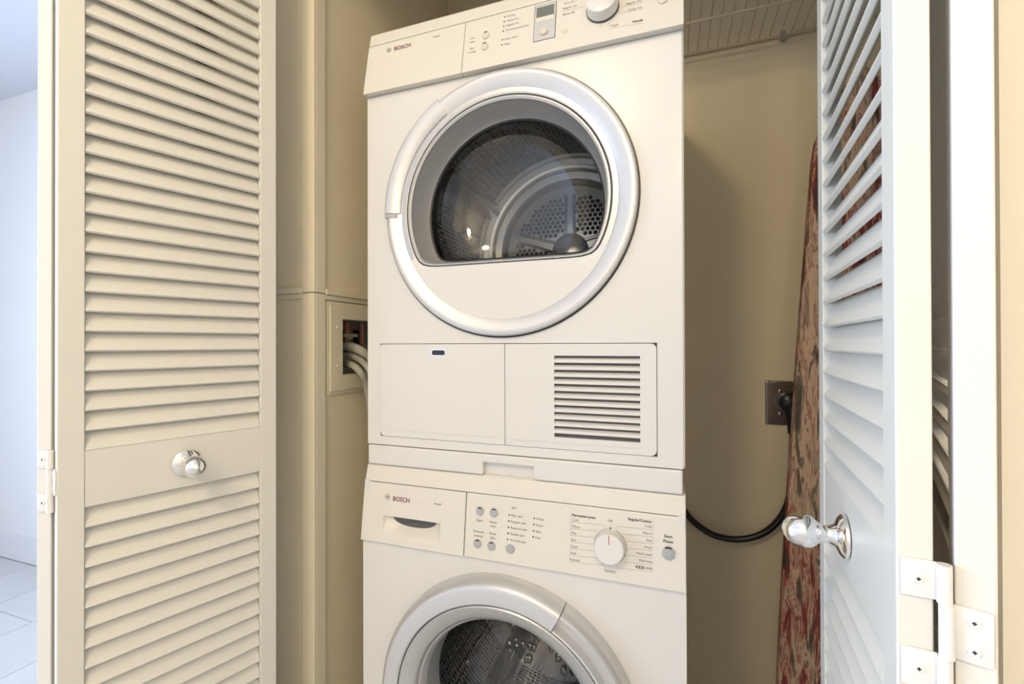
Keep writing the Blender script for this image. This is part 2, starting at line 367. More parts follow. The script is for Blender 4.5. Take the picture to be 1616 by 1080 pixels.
d4 = leaf('door_4', 'white outer bifold leaf hinged beside the cream wall', (.1789, .3885), math.radians(70.5), -LT, 0, -1)
hinge(d3, T_OUT, -LT, 0, -LT-.0042, -1); hinge(d4, T_MID, -LT, 0, .0042, 1)
for t_ in (d3, d4):
    pass
# ================================================================ LAUNDRY MACHINES
WX0, WX1 = -.579, .0195
MYB = 1.365                        # rear of both machines
def text_bm(bm, s, org, ux, uz, size, align='LEFT', bold=0.0, shear=0.0, sx=1.0):
    cu = bpy.data.curves.new('t', 'FONT'); cu.body = s; cu.size = size; cu.align_x = align; cu.offset = bold; cu.shear = shear; cu.resolution_u = 3
    ob = bpy.data.objects.new('t', cu); COL.objects.link(ob)
    me = ob.to_mesh(); vs = [bm.verts.new(Vector(org)+Vector(ux)*v.co.x*sx+Vector(uz)*v.co.y) for v in me.vertices]
    for p in me.polygons:
        try: bm.faces.new([vs[i] for i in p.vertices])
        except Exception: pass
    ob.to_mesh_clear(); bpy.data.objects.remove(ob); bpy.data.curves.remove(cu)
class Panel:
    """slanted control panel: Y is linear in height"""
    def __init__(s, y0, z0, y1, z1):
        s.y0, s.z0, s.y1, s.z1 = y0, z0+H, y1, z1+H
        d = Vector((0, y1-y0, z1-z0)).normalized(); s.uz = d; s.n = Vector((0, -d.z, d.y))
    def at(s, px, py, off=0.0):
        Y = s.y0
        for _ in range(6):
            p = onY(px, py, Y); Y = s.y0+(s.y1-s.y0)*(p[2]-s.z0)/(s.z1-s.z0)
        return Vector(onY(px, py, Y))+s.n*off
    def P(s, x, z, off=0.0):
        return Vector((x, s.y0+(s.y1-s.y0)*(z-s.z0)/(s.z1-s.z0), z))+s.n*off
    def line(s, parent, m, t, px, py, size, name='lettering', **k):
        bm = bmesh.new(); s.text(bm, t, px, py, size, **k); return from_bm(name, bm, m, parent)
    def text(s, bm, t, px, py, size, align='LEFT', bold=0.0, shear=0.0, sx=1.0):
        text_bm(bm, t, s.at(px, py, .0004), (1, 0, 0), s.uz, size, align, bold, shear, sx)
    def disc(s, bm, c, r0, r1, h0, h1, n=28, a0=0, a1=2*PI, cap=True):
        """frustum on the panel about point c"""
        ux = Vector((1, 0, 0)); k = n if abs(a1-a0-2*PI) < 1e-6 else n+1
        A = [bm.verts.new(c+s.n*h0+ux*r0*math.cos(a0+(a1-a0)*i/n)+s.uz*r0*math.sin(a0+(a1-a0)*i/n)) for i in range(k)]
        B = [bm.verts.new(c+s.n*h1+ux*r1*math.cos(a0+(a1-a0)*i/n)+s.uz*r1*math.sin(a0+(a1-a0)*i/n)) for i in range(k)]
        for i in range(n): bm.faces.new((A[i], A[(i+1)%k], B[(i+1)%k], B[i]))
        if cap: bm.faces.new(B)
    def strip(s, bm, a, b, wd, off=.0004):
        d = (b-a).normalized(); q = s.n.cross(d)*wd/2; o = s.n*off
        bm.faces.new([bm.verts.new(v+o) for v in (a-q, b-q, b+q, a+q)])
    def quad(s, bm, pts, off): bm.faces.new([bm.verts.new(p+s.n*off) for p in pts])
def slab(name, pan, x0, x1, z0, z1, depth, m, parent, bev=0.0015, lift=0.0):
    bm = bmesh.new(); a, b = pan.P(x0, z0, lift), pan.P(x0, z1, lift)
    prism(bm, [a, b, (x0, b.y+depth, b.z), (x0, a.y+depth, a.z)], (x1-x0, 0, 0), bev=bev)
    return from_bm(name, bm, m, parent)
def led(name, pan, px, py, parent, r=.0014):
    bm = bmesh.new(); pan.disc(bm, pan.at(px, py), r, r*.9, 0, .0006, n=12); from_bm(name, bm, M['inkdark'], parent)
def button(pan, px, py, r, parent, m, notch=True, h=.003):
    bm = bmesh.new(); c = pan.at(px, py); pan.disc(bm, c, r, r, 0, h*.7, cap=False); pan.disc(bm, c, r, r*.86, h*.7, h)
    b = from_bm('button', bm, m, parent, smooth=True)
    if notch:
        bm = bmesh.new(); pan.disc(bm, c, r*1.06, r*.74, h+.0001, h+.0003, n=12, a0=math.radians(58), a1=math.radians(122), cap=False); from_bm('indicator', bm, M['inkdark'], b)
def logo(pan, px, py, r, parent):
    bm = bmesh.new(); c = pan.at(px, py, .0004); ux = Vector((1, 0, 0))
    def ring(r0, r1, a0=0, a1=2*PI):
        n = 24; A = [bm.verts.new(c+ux*r0*math.cos(a0+(a1-a0)*i/n)+pan.uz*r0*math.sin(a0+(a1-a0)*i/n)) for i in range(n+1)]
        B = [bm.verts.new(c+ux*r1*math.cos(a0+(a1-a0)*i/n)+pan.uz*r1*math.sin(a0+(a1-a0)*i/n)) for i in range(n+1)]
        for i in range(n): bm.faces.new((A[i], A[i+1], B[i+1], B[i]))
    ring(r, r*.86)
    ring(r*.62, r*.42, math.radians(-55), math.radians(55)); ring(r*.62, r*.42, math.radians(125), math.radians(235))
    for sx in (-1, 1):
        a = c+ux*sx*r*.36; pan.strip(bm, a-pan.uz*r*.62, a+pan.uz*r*.62, r*.16, 0)
    pan.strip(bm, c-ux*r*.36, c+ux*r*.36, r*.18, 0)
    return from_bm('emblem', bm, M['logo'], parent)
# ---------------------------------------------------------------- washing machine
wm = thing('washing_machine', 'white front-loading washer carrying the dryer, its dial set to Off', 'washing machine', ((WX0+WX1)/2, 1.06, 0))
ZT = H-.2385
WYF = .753
boxes('body', [(WX0, WX0+.012, WYF+.004, MYB, .02, ZT-.03), (WX1-.012, WX1, WYF+.004, MYB, .02, ZT-.03), (WX0, WX1, MYB-.01, MYB, .02, ZT-.03), (WX0, WX1, WYF+.02, MYB, .02, .04)], M['enamel'], wm, bev=0.002)
for fx in (WX0+.06, WX1-.06):
    for fy in (.82, 1.30): lathe('foot', [(0.022, 0), (0.022, 0.0)], fx, .01, fy, M['grey'], wm, n=4) if False else boxes('foot', [(fx-.02, fx+.02, fy-.02, fy+.02, 0, .022)], M['grey'], wm, bev=.004)
WCX, WCZ, WR = -.2815, H-.645, .237
bm = bmesh.new(); plate_hole(bm, WX0, WX1, .04, H-.386, WCX, WCZ, .195, WYF, WYF+.006); from_bm('front_panel', bm, M['enamel'], wm)
wp = Panel(.7455, -.3835, .759, -.2725)
bm = bmesh.new()
prism(bm, [(WX0, .7595, H-.2715), (WX0, .767, ZT-.003), (WX0, .772, ZT), (WX0, MYB, ZT), (WX0, MYB, H-.2715)], (WX1-WX0, 0, 0), bev=.0015)
from_bm('worktop', bm, M['plastic'], wm)
xd = (wp.at(737, 778).x+wp.at(729, 880).x)/2
boxes('panel_backing', [(WX0+.003, WX1-.003, .764, .80, H-.384, H-.2712)], M['seam'], wm)
# detergent drawer with a scooped grip
dr = Panel(.7455, -.3835, .759, -.2725)
gx0, gx1, gz0, gz1 = wp.at(604, 830).x, wp.at(693, 840).x, wp.at(650, 853).z, wp.at(650, 820).z
x0, x1, z0, z1 = WX0, xd-.0007, wp.z0, wp.z1
bm = bmesh.new()
NX, NZ = 150, 70; V = {}
for i in range(NX+1):
    for j in range(NZ+1):
        x = x0+(x1-x0)*i/NX; z = z0+(z1-z0)*j/NZ
        u = (x-gx0)/(gx1-gx0); top = gz1; d = 0
        if 0 < u < 1 and gz0 < z < top:
            v = (z-gz0)/(top-gz0); d = -.024*(v*v*(3-2*v))**.8*math.sin(PI*u)**.55
        V[i, j] = bm.verts.new(wp.P(x, z, d))
for i in range(NX):
    for j in range(NZ): bm.faces.new((V[i, j], V[i+1, j], V[i+1, j+1], V[i, j+1]))
for seq in ([(i, 0) for i in range(NX+1)], [(NX, j) for j in range(NZ+1)], [(i, NZ) for i in range(NX, -1, -1)], [(0, j) for j in range(NZ, -1, -1)]):
    q = [bm.verts.new(V[k].co+Vector((0, .018, 0))) for k in seq]
    for a in range(len(seq)-1): bm.faces.new((V[seq[a]], V[seq[a+1]], q[a+1], q[a]))
dw = from_bm('detergent_drawer', bm, M['plastic'], wm, smooth=True)
bm = bmesh.new(); wp.text(bm, 'BOSCH', 619.5, 789.5, .0118, bold=.00022, sx=.98); from_bm('brand_lettering', bm, M['brand'], dw)
bm = bmesh.new(); wp.text(bm, 'Axxis', 684, 796, .0068, shear=.25); from_bm('series_lettering', bm, M['ink'], dw)
logo(wp, 611.5, 783.5, .0052, dw)
cp = slab('control_panel', wp, xd+.0007, WX1, wp.z0, wp.z1, .018, M['plastic'], wm)
for px, py in ((757, 806.5), (779, 809), (753, 857.5), (775, 861.5)): button(wp, px, py, .0072, cp, M['button'])
button(wp, 804.5, 866, .0076, cp, M['button'], notch=False)
button(wp, 1053.5, 873.5, .0098, cp, M['button'])
for i in range(5): led('indicator_light', wp, 803.0-i*.75, 812.7+i*9.6, cp)
for i in range(4): led('indicator_light', wp, 842.4-i*.65, 818+i*9.8, cp)
T = lambda *a, **k: wp.line(cp, M['ink'], *a, **k)
TB = lambda *a, **k: wp.line(cp, M['inkdark'], *a, **k)
for t, px, py in (('Signal', 756, 822.5), ('Heavy', 777.7, 825.5), ('duty', 777.5, 831.8), ('Reduced', 754.5, 840.3), ('ironing', 754.2, 847), ('Rinse', 776.8, 843.5), ('plus', 776.6, 850.3)):
    T(t, px, py, .0058, align='CENTER')
T('Spin', 806.5, 802.3, .0058)
for i, t in enumerate(('Max spin', 'Regular spin', 'Reduced spin', 'Gentle spin', 'No final spin')): T(t, 806-i*.6, 814.8+i*9.7, .0058)
for i, t in enumerate(('Wash', 'Rinse', 'Spin', 'End')): T(t, 845.5-i*.6, 820.4+i*9.8, .0058)
KC = wp.at(962, 862)
bm = bmesh.new()
left = ['Cold', 'Warm', 'Hot', 'Spin', 'Drain', 'Soak', 'Refresh']; right = ['Cold', 'Warm', 'Hot', 'Wool', 'Hand wash', 'Delicates']
for i, t in enumerate(left): T(t, 901.8-i*.65, 821.8+i*10.4, .0056)
for i, t in enumerate(right): T(t, 1027.3+i*.3, 833.8+i*11.1, .0056, align='RIGHT')
T('Off', 962, 824.4, .0056, align='CENTER'); T('Sanitary', 961.5, 903.3, .0056, align='CENTER'); T('CARE', 1028.8, 900.3, .0060, align='RIGHT')
def ln(a, b, wd=.0003): wp.strip(bm, wp.at(*a), wp.at(*b), wd)
tx = [953, 944, 937, 933.5, 935, 942, 950]
for i in range(7):
    a = (899.7-i*.62, 823.8+i*10.45); ln(a, (tx[i], a[1]+(tx[i]-a[0])*.098))
ln((953, 829), (954, 832)); ln((950, 891.6), (951, 888.5))
tx = [973.5, 982, 988, 990.5, 989, 983]
for i in range(6):
    a = (1028.0+i*.3, 836.6+i*11.05); ln(a, (tx[i], a[1]-(a[0]-tx[i])*.105))
ln((973.5, 831), (973.3, 834)); ln((1029.5, 903.5), (973.5, 896.3)); ln((973.5, 896.3), (972, 892)); ln((961.5, 892.5), (961.5, 896)); ln((962, 827), (962, 830))
ln((900.2, 808.5), (899.0, 845), .00025); ln((1029.9, 823), (1029.2, 859), .00025)
tag(from_bm('guide_lines', bm, M['ink'], cp), kind='stuff')
TB('Permanent press', 902.2, 814.6, .0058, bold=.00013); TB('Regular/Cotton', 1027.0, 825.8, .0058, align='RIGHT', bold=.00013); TB('KIDS', 1014.9, 898.6, .0060, align='RIGHT', bold=.00016)
TB('Start', 1053.2, 849.2, .0064, align='CENTER', bold=.00013); TB('Pause', 1053.2, 857, .0064, align='CENTER', bold=.00013)
bm = bmesh.new()
for a0, a1 in ((70, 8), (4, -12), (-16, -32), (-36, -56), (-60, -75), (100, 172), (176, 192), (196, 230)):
    wp.disc(bm, KC, .0268, .0262, .0003, .0004, n=14, a0=math.radians(a0), a1=math.radians(a1), cap=False)
tag(from_bm('dial_scale', bm, M['ink'], cp), kind='stuff')
bm = bmesh.new(); wp.disc(bm, KC, .0252, .0250, 0, .004, n=56, cap=False); wp.disc(bm, KC, .0250, .0236, .004, .019, n=56, cap=False); wp.disc(bm, KC, .0236, .0222, .019, .0205, n=56)
kb = from_bm('dial_knob', bm, M['enamel'], cp, smooth=True)
bm = bmesh.new(); wp.strip(bm, KC+wp.uz*.0075+wp.n*.0206, KC+wp.uz*.0215+wp.n*.0206, .0012, .0002); from_bm('pointer', bm, M['red'], kb)
led('dial_mark', wp, 962, 834, cp, r=.0015)
# washer door
RS, RE = math.radians(62), math.radians(340)
dprof = [(.2385, -.0005), (.2385, .010), (.2365, .022), (.231, .0315), (.226, .0345), (.2235, .0345), (.214, .0365), (.201, .0355), (.1985, .033), (.1985, .024)]
wd = lathe('door_ring', dprof, WCX, WCZ, WYF, M['silver2'], wm, a0=RS, a1=RE, n=90)
lathe('handle', [(.2385, -.0005), (.2385, .010), (.2365, .022), (.232, .0315), (.229, .034), (.226, .0335), (.221, .022), (.208, .021), (.2035, .0345), (.201, .0355), (.1985, .033), (.1985, .024)], WCX, WCZ, WYF, M['silver2'], wm, a0=RE-2*PI+.006, a1=RS-.006, n=32)
lathe('door_seam', [(.1984, .026), (.1966, .026)], WCX, WCZ, WYF, M['dark'], wm)
lathe('inner_ring', [(.1966, .024), (.1966, .0325), (.1945, .0345), (.186, .031), (.172, .024), (.167, .018), (.166, .006)], WCX, WCZ, WYF, M['silver'], wm)
lathe('door_bezel', [(.1665, .012), (.163, .012), (.159, .004), (.156, -.02), (.156, -.05)], WCX, WCZ, WYF, M['grey'], wm)
tag(lathe('door_glass', [(.163, .008), (.160, .0), (.150, -.022), (.138, -.050), (.124, -.085), (.105, -.112), (.075, -.128), (.035, -.135), (.0005, -.137)], WCX, WCZ, WYF, M['glass'], wm), 'clear glass bowl of the washer door')
lathe('gasket', [(.195, -.006), (.197, -.03), (.185, -.05), (.178, -.06), (.186, -.075), (.195, -.09)], WCX, WCZ, WYF, M['rubber'], wm)
dm = lathe('drum', [(.195, -.088), (.222, -.092), (.238, -.10), (.240, -.14), (.240, -.40)], WCX, WCZ+.015, WYF, M['drum'], wm)
lathe('drum_back', [(.240, -.40), (.19, -.405), (.06, -.39), (.0005, -.385)], WCX, WCZ+.015, WYF, M['steel'], wm)
# droplets embossed on the drum back and the lifters
bm = bmesh.new()
for k in range(170):
    a = random.uniform(0, 2*PI); r = .225*math.sqrt(random.random()); rr = random.uniform(.006, .010)
    bmesh.ops.create_uvsphere(bm, u_segments=10, v_segments=6, radius=rr, matrix=Matrix.Translation((WCX+r*math.cos(a), WYF+.397, WCZ+.015+r*math.sin(a))) @ Matrix.Diagonal((1, .45, 1.35, 1)))
tag(from_bm('drum_droplets', bm, M['steel'], wm, smooth=True), kind='stuff')
for k in range(3):
    a = math.radians(118+120*k); bm = bmesh.new(); q = []
    for i in range(13):
        t = i/12; Y = WYF+.115+.27*t; rings = []
        h = .055*math.sin(PI*(0.15+0.7*t)); ww = .15
        row = []
        for j in range(9):
            b = a+ww*(j/8-.5)*2*.8; rr = .239-h*(math.cos((j/8-.5)*PI))**.8 if 0 < j < 8 else .239
            row.append(bm.verts.new((WCX+rr*math.cos(b), Y, WCZ+.015+rr*math.sin(b))))
        q.append(row)
    for r0, r1 in zip(q, q[1:]):
        for j in range(8): bm.faces.new((r0[j], r0[j+1], r1[j+1], r1[j]))
    from_bm('drum_lifter', bm, M['steel'], dm, smooth=True)
# ---------------------------------------------------------------- tumble dryer
td = thing('tumble_dryer', 'white condenser dryer with flat-bottomed porthole, stacked on the washer', 'dryer', ((WX0+WX1)/2, 1.06, ZT))
DY = .767; ZL = H+.635
boxes('body', [(WX0, WX0+.012, DY+.003, MYB, H-.199, H+.60), (WX1-.0095, WX1, DY+.003, MYB, H-.199, H+.60), (WX0, WX1, MYB-.01, MYB, H-.199, H+.60), (WX0, WX1, DY+.02, MYB, H-.199, H-.185)], M['enamel'], td, bev=0.003)
DCX, DCZ = -.2885, H+.2525
bm = bmesh.new(); plate_hole(bm, WX0+.001, WX1-.0035, H+.0012, H+.4965, DCX, DCZ, .215, DY, DY+.005)
PX0, PX1, PZ0 = onY(601, 543, DY)[0], onY(1036, 600, DY)[0], H-.1815
box(bm, WX0+.001, PX0-.001, DY, DY+.005, H-.199, H+.0012); box(bm, PX1+.001, WX1-.0035, DY, DY+.005, H-.199, H+.0012); box(bm, PX0-.001, PX1+.001, DY, DY+.005, H-.199, PZ0-.001)
from_bm('front_panel', bm, M['enamel'], td)
boxes('panel_shadow_gap', [(PX0-.002, PX1+.002, DY+.0045, DY+.007, PZ0-.002, H+.002)], M['seam'], td)
XM = onY(797, 600, DY)[0]
def rrect(x0, x1, z0, z1, rs, n=6):
    out = []
    for cx, cz, r, a in ((x1, z1, rs[0], 0), (x0, z1, rs[1], 90), (x0, z0, rs[2], 180), (x1, z0, rs[3], 270)):
        ox = cx-r if a in (0, 270) else cx+r; oz = cz-r if a in (0, 90) else cz+r
        for k in range(n+1 if r > 0 else 1): b = math.radians(a+90*k/n); out.append((ox+r*math.cos(b), oz+r*math.sin(b)))
    return out
# service flap (left) and vent panel (right)
bm = bmesh.new(); prism(bm, [(x, DY-.0012, z) for x, z in rrect(PX0, XM-.0006, PZ0, H, (.001, .006, .010, .001))], (0, .006, 0)); fp = from_bm('service_flap', bm, M['enamel'], td)
boxes('flap_ridge', [(PX0+.022, XM-.012, DY-.0020, DY-.001, PZ0+.0125, PZ0+.0140)], M['enamel'], fp, bev=.0004)
sx0, sz0 = onY(681, 562, DY)[0], onY(681, 562, DY)[2]; sx1 = onY(704, 557, DY)[0]; sz1 = onY(692, 551, DY)[2]
bm = bmesh.new(); prism(bm, [(x, DY-.0020, z) for x, z in rrect(sx0, sx1, sz0, sz1, (.0045,)*4)], (0, .001, 0)); lt = from_bm('latch_surround', bm, M['chrome'], fp)
bm = bmesh.new(); prism(bm, [(x, DY-.0023, z) for x, z in rrect(sx0+.002, sx1-.002, sz0+.002, sz1-.002, (.003,)*4)], (0, .001, 0)); from_bm('latch_slot', bm, M['dark'], fp)
VX0, VX1 = onY(874.5, 600, DY)[0], onY(1010, 600, DY)[0]; VZ1, VZ0 = H-.0205, H-.1612
bm = bmesh.new(); xl = XM+.0006
prism(bm, [(x, DY-.0012, z) for x, z in rrect(xl, VX0, PZ0, H, (0, .001, .001, 0))], (0, .006, 0))
prism(bm, [(x, DY-.0012, z) for x, z in rrect(VX1, PX1, PZ0, H, (.009, 0, 0, .010))], (0, .006, 0))
box(bm, VX0, VX1, DY-.0012, DY+.0048, VZ1, H); box(bm, VX0, VX1, DY-.0012, DY+.0048, PZ0, VZ0)
vp = from_bm('vent_panel', bm, M['enamel'], td)
boxes('flap_ridge', [(xl+.008, PX1-.03, DY-.0020, DY-.001, PZ0+.0105, PZ0+.0120)], M['enamel'], vp, bev=.0004)
boxes('vent_backing', [(VX0-.004, VX1+.004, DY+.03, DY+.032, VZ0-.004, VZ1+.004), (VX0-.004, VX0, DY+.007, DY+.03, VZ0-.004, VZ1+.004), (VX1, VX1+.004, DY+.007, DY+.03, VZ0-.004, VZ1+.004)], M['grey'], vp)
pit = (VZ1-VZ0)/11.55
for i in range(11):
    zc = VZ1-pit*(i+.775)
    bm = bmesh.new(); prism(bm, [(VX0-.001, DY-.0011, zc-.0028), (VX0-.001, DY-.0011, zc+.0022), (VX0-.001, DY+.011, zc+.0086), (VX0-.001, DY+.011, zc+.0062)], (VX1-VX0+.002, 0, 0), bev=.0004)
    from_bm('vent_slat', bm, M['enamel'], vp)
# base strip with a pull recess
nx0, nx1 = onY(763, 740, DY)[0], onY(842, 748, DY)[0]; s0, s1 = ZT, H-.2005
bm = bmesh.new(); yb_ = DY-.004
box(bm, WX0+.004, nx0, yb_, DY+.05, s0, s1, bev=.003); box(bm, nx1, WX1-.004, yb_, DY+.05, s0, s1, bev=.003); box(bm, nx0-.004, nx1+.004, yb_, DY+.05, s1-.0155, s1, bev=.003); box(bm, nx0-.004, nx1+.004, yb_+.012, DY+.05, s0, s1-.01)
from_bm('base_strip', bm, M['enamel'], td)
boxes('base_pan', [(WX0+.006, WX1-.006, DY+.04, MYB-.002, ZT, H-.19)], M['seam'], td)
# control panel and lid
dp = Panel(.7535, .4975, .7730, .6035)
bm = bmesh.new(); prism(bm, [(WX0, .7735, H+.6050), (WX0, .7795, ZL-.004), (WX0, .785, ZL), (WX0, MYB, ZL), (WX0, MYB, H+.6050)], (WX1-WX0, 0, 0), bev=.0018); from_bm('worktop', bm, M['plastic'], td)
boxes('panel_backing', [(WX0+.003, WX1-.003, .778, .80, H+.498, H+.606)], M['seam'], td)
xs = (dp.at(736, 30).x+dp.at(730, 103).x)/2
tp = slab('tank_drawer', dp, WX0, xs-.0004, dp.z0, dp.z1, .018, M['plastic'], td, bev=.0012)
cp = slab('control_panel', dp, xs+.0004, WX1, dp.z0, dp.z1, .018, M['plastic'], td, bev=.0012)
bm = bmesh.new(); dp.text(bm, 'BOSCH', 622.5, 78.5, .0118, bold=.00022, sx=.98); from_bm('brand_lettering', bm, M['brand'], tp)
bm = bmesh.new(); dp.text(bm, 'Axxis', 684, 58.5, .0066, shear=.25); from_bm('series_lettering', bm, M['ink'], tp)
logo(dp, 614.5, 77.5, .0050, tp)
button(dp, 768, 55.5, .0068, cp, M['buttoncream']); button(dp, 766.3, 73, .0068, cp, M['buttoncream'])
for px, py in ((798, 25.3), (797.2, 32.8), (796.3, 40.3), (795.5, 47.8), (794.2, 61.5), (793.4, 69.7)): led('indicator_light', dp, px, py, cp, r=.0013)
T = lambda *a, **k: dp.line(cp, M['ink'], *a, **k)
for t, px, py in (('Low', 747, 60), ('heat', 746.6, 66), ('Easy', 746, 76.3), ('ironing', 746, 82)): T(t, px, py, .0052, align='CENTER')
for t, px, py in (('Drying', 802, 25.5), ('Damp dry', 801.2, 33), ('Regular dry', 800.3, 40.5), ('Wrinkle block/Cool', 799.5, 48.2), ('Door open', 798, 62), ('Filter', 797.2, 70.3)): T(t, px, py, .0053)
for t, px, py in (('Very dry', 891, 6), ('Regular dry', 890, 14), ('Damp dry', 889.5, 23.5)): T(t, px, py, .0053)
for t, px, py in (('Regular dry', 1014.5, 1), ('Damp dry', 1015, 11.5)): T(t, px, py, .0053, align='RIGHT')
T('Fresh', 966, 41.5, .0053)
bm = bmesh.new()
for a, b in (((889, 16.5), (925, 9)), ((1016, 13.5), (980, 20)), ((980, 10), (1016, 3.5)), ((950, 36), (950, 43)), ((963.5, 34), (963.5, 41)), ((964, 43.5), (1016, 35.5))): dp.strip(bm, dp.at(*a), dp.at(*b), .0003)
tag(from_bm('guide_lines', bm, M['ink'], cp), kind='stuff')
dp.line(cp, M['inkdark'], 'Wools', 1016.5, 32, .0060, align='RIGHT', bold=.00014)
# display window
ex0, ex1 = dp.at(844, 40).x, dp.at(878.5, 40).x; ez0, ez1 = dp.at(860, 62).z, dp.at(860, 5).z
slab('display_frame', dp, ex0, ex1, ez0, ez1, .003, M['seam'], cp, bev=.0004, lift=.0006)
slab('display_bezel', dp, ex0+.0009, ex1-.0009, ez0+.0009, ez1-.0009, .003, M['silver2'], cp, bev=.0004, lift=.0010)
slab('display', dp, ex0+.004, ex1-.004, ez1-.026, ez1-.006, .003, M['screen'], cp, bev=.0002, lift=.0013)
slab('display_cover', dp, ex0+.004, ex1-.004, ez1-.035, ez1-.0265, .003, M['plastic'], cp, bev=.0002, lift=.0014)
button(dp, 860, 50.5, .0066, cp, M['buttoncream'], notch=False, h=.005)
bm = bmesh.new(); c = dp.at(893, 48); dp.disc(bm, c, .0055, .005, 0, .0008); from_bm('sensor_mark', bm, M['buttoncream'], cp)
KC = dp.at(953, 13)
bm = bmesh.new(); dp.disc(bm, KC, .0272, .0270, 0, .0035, n=56, cap=False); from_bm('dial_collar', bm, M['seam'], cp, smooth=True)
bm = bmesh.new(); dp.disc(bm, KC, .0262, .0245, .003, .020, n=56, cap=False); dp.disc(bm, KC, .0245, .0225, .020, .0215, n=56); kb = from_bm('dial_knob', bm, M['enamel'], cp, smooth=True)
button(dp, 1048, -2, .0085, cp, M['buttoncream'])
# dryer door
ring_prof = [(.2385, -.001), (.2385, .006), (.2365, .0105), (.232, .0125), (.2275, .0120), (.209, .0045), (.2075, .0035)]
lathe('door_ring', ring_prof, DCX, DCZ, DY, M['silver2'], td, n=128)
lathe('door_gasket', [(.2415, 0), (.2415, .0015), (.238, .0015)], DCX, DCZ, DY, M['black'], td, n=128)
circ = [(.2076*math.cos(2*PI*i/112), .2076*math.sin(2*PI*i/112)) for i in range(112)]
dloft('door_panel', [(circ, DY-.0036), (dcurve(.1985, .1075), DY-.0036), (dcurve(.1965, .1058), DY-.0020)], DCX, DCZ, M['enamel'], td)
lathe('band', [(.2075, .0038), (.2070, .0042), (.1990, .0040)], DCX, DCZ, DY, M['silver'], td, n=90, a0=math.radians(-26), a1=math.radians(206))
dloft('door_groove', [(dcurve(.1966, .1059), DY-.0024), (dcurve(.1945, .1045), DY-.0010)], DCX, DCZ, M['dark'], td)
dloft('door_bead', [(dcurve(.1946, .1046), DY-.001), (dcurve(.1935, .1040), DY-.0035), (dcurve(.1905, .1020), DY-.0040), (dcurve(.1875, .1000), DY-.0015), (dcurve(.1865, .0990), DY+.004)], DCX, DCZ, M['silver'], td)
dloft('door_recess', [(dcurve(.1866, .0991), DY+.003), (dcurve(.1840, .0965), DY+.02), (dcurve(.1790, .0900), DY+.048), (dcurve(.1765, .0880), DY+.052)], DCX, DCZ, M['silver2'], td)
dloft('glass_gasket', [(dcurve(.1768, .0882), DY+.051), (dcurve(.1735, .0850), DY+.053), (dcurve(.1735, .0850), DY+.060)], DCX, DCZ, M['black'], td)
tag(dloft('door_glass', [(dcurve(.1745, .0860), DY+.0535), (dcurve(.170, .0855), DY+.064), (dcurve(.160, .0845), DY+.082), (dcurve(.145, .082), DY+.098), (dcurve(.120, .075), DY+.112), (dcurve(.085, .058), DY+.121), (dcurve(.045, .033), DY+.126), (dcurve(.0008, .0006), DY+.128)], DCX, DCZ, M['glass'], td), 'clear bowl-shaped glass with a flat lower edge')
lathe('handle', [(.2395, .0), (.2400, .008), (.2385, .0150), (.2345, .0165), (.2110, .0095), (.2085, .0070), (.2085, .003)], DCX, DCZ, DY, M['silver2'], td, a0=math.radians(121), a1=math.radians(179.5), n=40)
lathe('handle_end', [(.2398, .0), (.2402, .0082), (.2388, .0142), (.2345, .0150), (.2150, .0095), (.2150, .003)], DCX, DCZ, DY, M['grey'], td, a0=math.radians(179.6), a1=math.radians(181.6), n=3)
lathe('door_collar', [(.213, -.006), (.213, -.05), (.20, -.07), (.198, -.10)], DCX, DCZ, DY, M['black'], td)
dz = DCZ+.015; dx = -.278
dm = lathe('drum', [(.198, -.10), (.235, -.104), (.262, -.115), (.264, -.15), (.264, -.53)], dx, dz, DY, M['drum'], td)
DB = .53
bk = lathe('drum_back', [(.264, -DB+.05), (.258, -DB+.03), (.243, -DB+.026), (.238, -DB+.034), (.231, -DB+.03), (.226, -DB+.014), (.208, -DB+.010), (.203, -DB+.018), (.197, -DB+.014), (.190, -DB-.002), (.168, -DB-.004), (.054, -DB-.004), (.050, -DB+.008), (.036, -DB+.016), (.0005, -DB+.019)], dx, dz, DY, M['steel2'], td, n=128)
ribs = [math.radians(a) for a in (90, 162, 234, 306, 18)]
for a in ribs:
    c_, s_ = math.cos(a), math.sin(a); bm = bmesh.new()
    for off, h in ((-.012, .012), (.012, .012)):
        tube_bm(bm, [(dx+r*c_-off*s_*(1+max(0, .09-r)*6), DY+DB+.001, dz+r*s_+off*c_*(1+max(0, .09-r)*6)) for r in (.052, .07, .09, .115, .14, .165)], .0045, n=8)
    from_bm('drum_rib', bm, M['steel'], bk, smooth=True)
bm = bmesh.new(); bd = bmesh.new(); sp = .0146
for i in range(-18, 19):
    for j in range(-20, 21):
        x = i*sp+(j % 2)*sp/2; z = j*sp*.866; r = math.hypot(x, z)
        if not .066 < r < .165: continue
        if any(abs(-x*math.sin(a)+z*math.cos(a)) < .020 and x*math.cos(a)+z*math.sin(a) > 0 for a in ribs): continue
        n = 10; yy = DY+DB+.0035
        rg = [[bm.verts.new((dx+x+q*math.cos(2*PI*k/n), yy-h, dz+z+q*math.sin(2*PI*k/n))) for k in range(n)] for q, h in ((.0064, 0), (.0055, .0022), (.0047, .0018), (.0045, -.001))]
        for A, B in zip(rg, rg[1:]):
            for k in range(n): bm.faces.new((A[k], A[(k+1)%n], B[(k+1)%n], B[k]))
        bd.faces.new([bd.verts.new((dx+x+.0049*math.cos(2*PI*k/n), yy-.0006, dz+z+.0049*math.sin(2*PI*k/n))) for k in range(n)])
tag(from_bm('perforation_rims', bm, M['steel'], bk, smooth=True), kind='stuff'); tag(from_bm('perforations', bd, M['dark'], bk), kind='stuff')
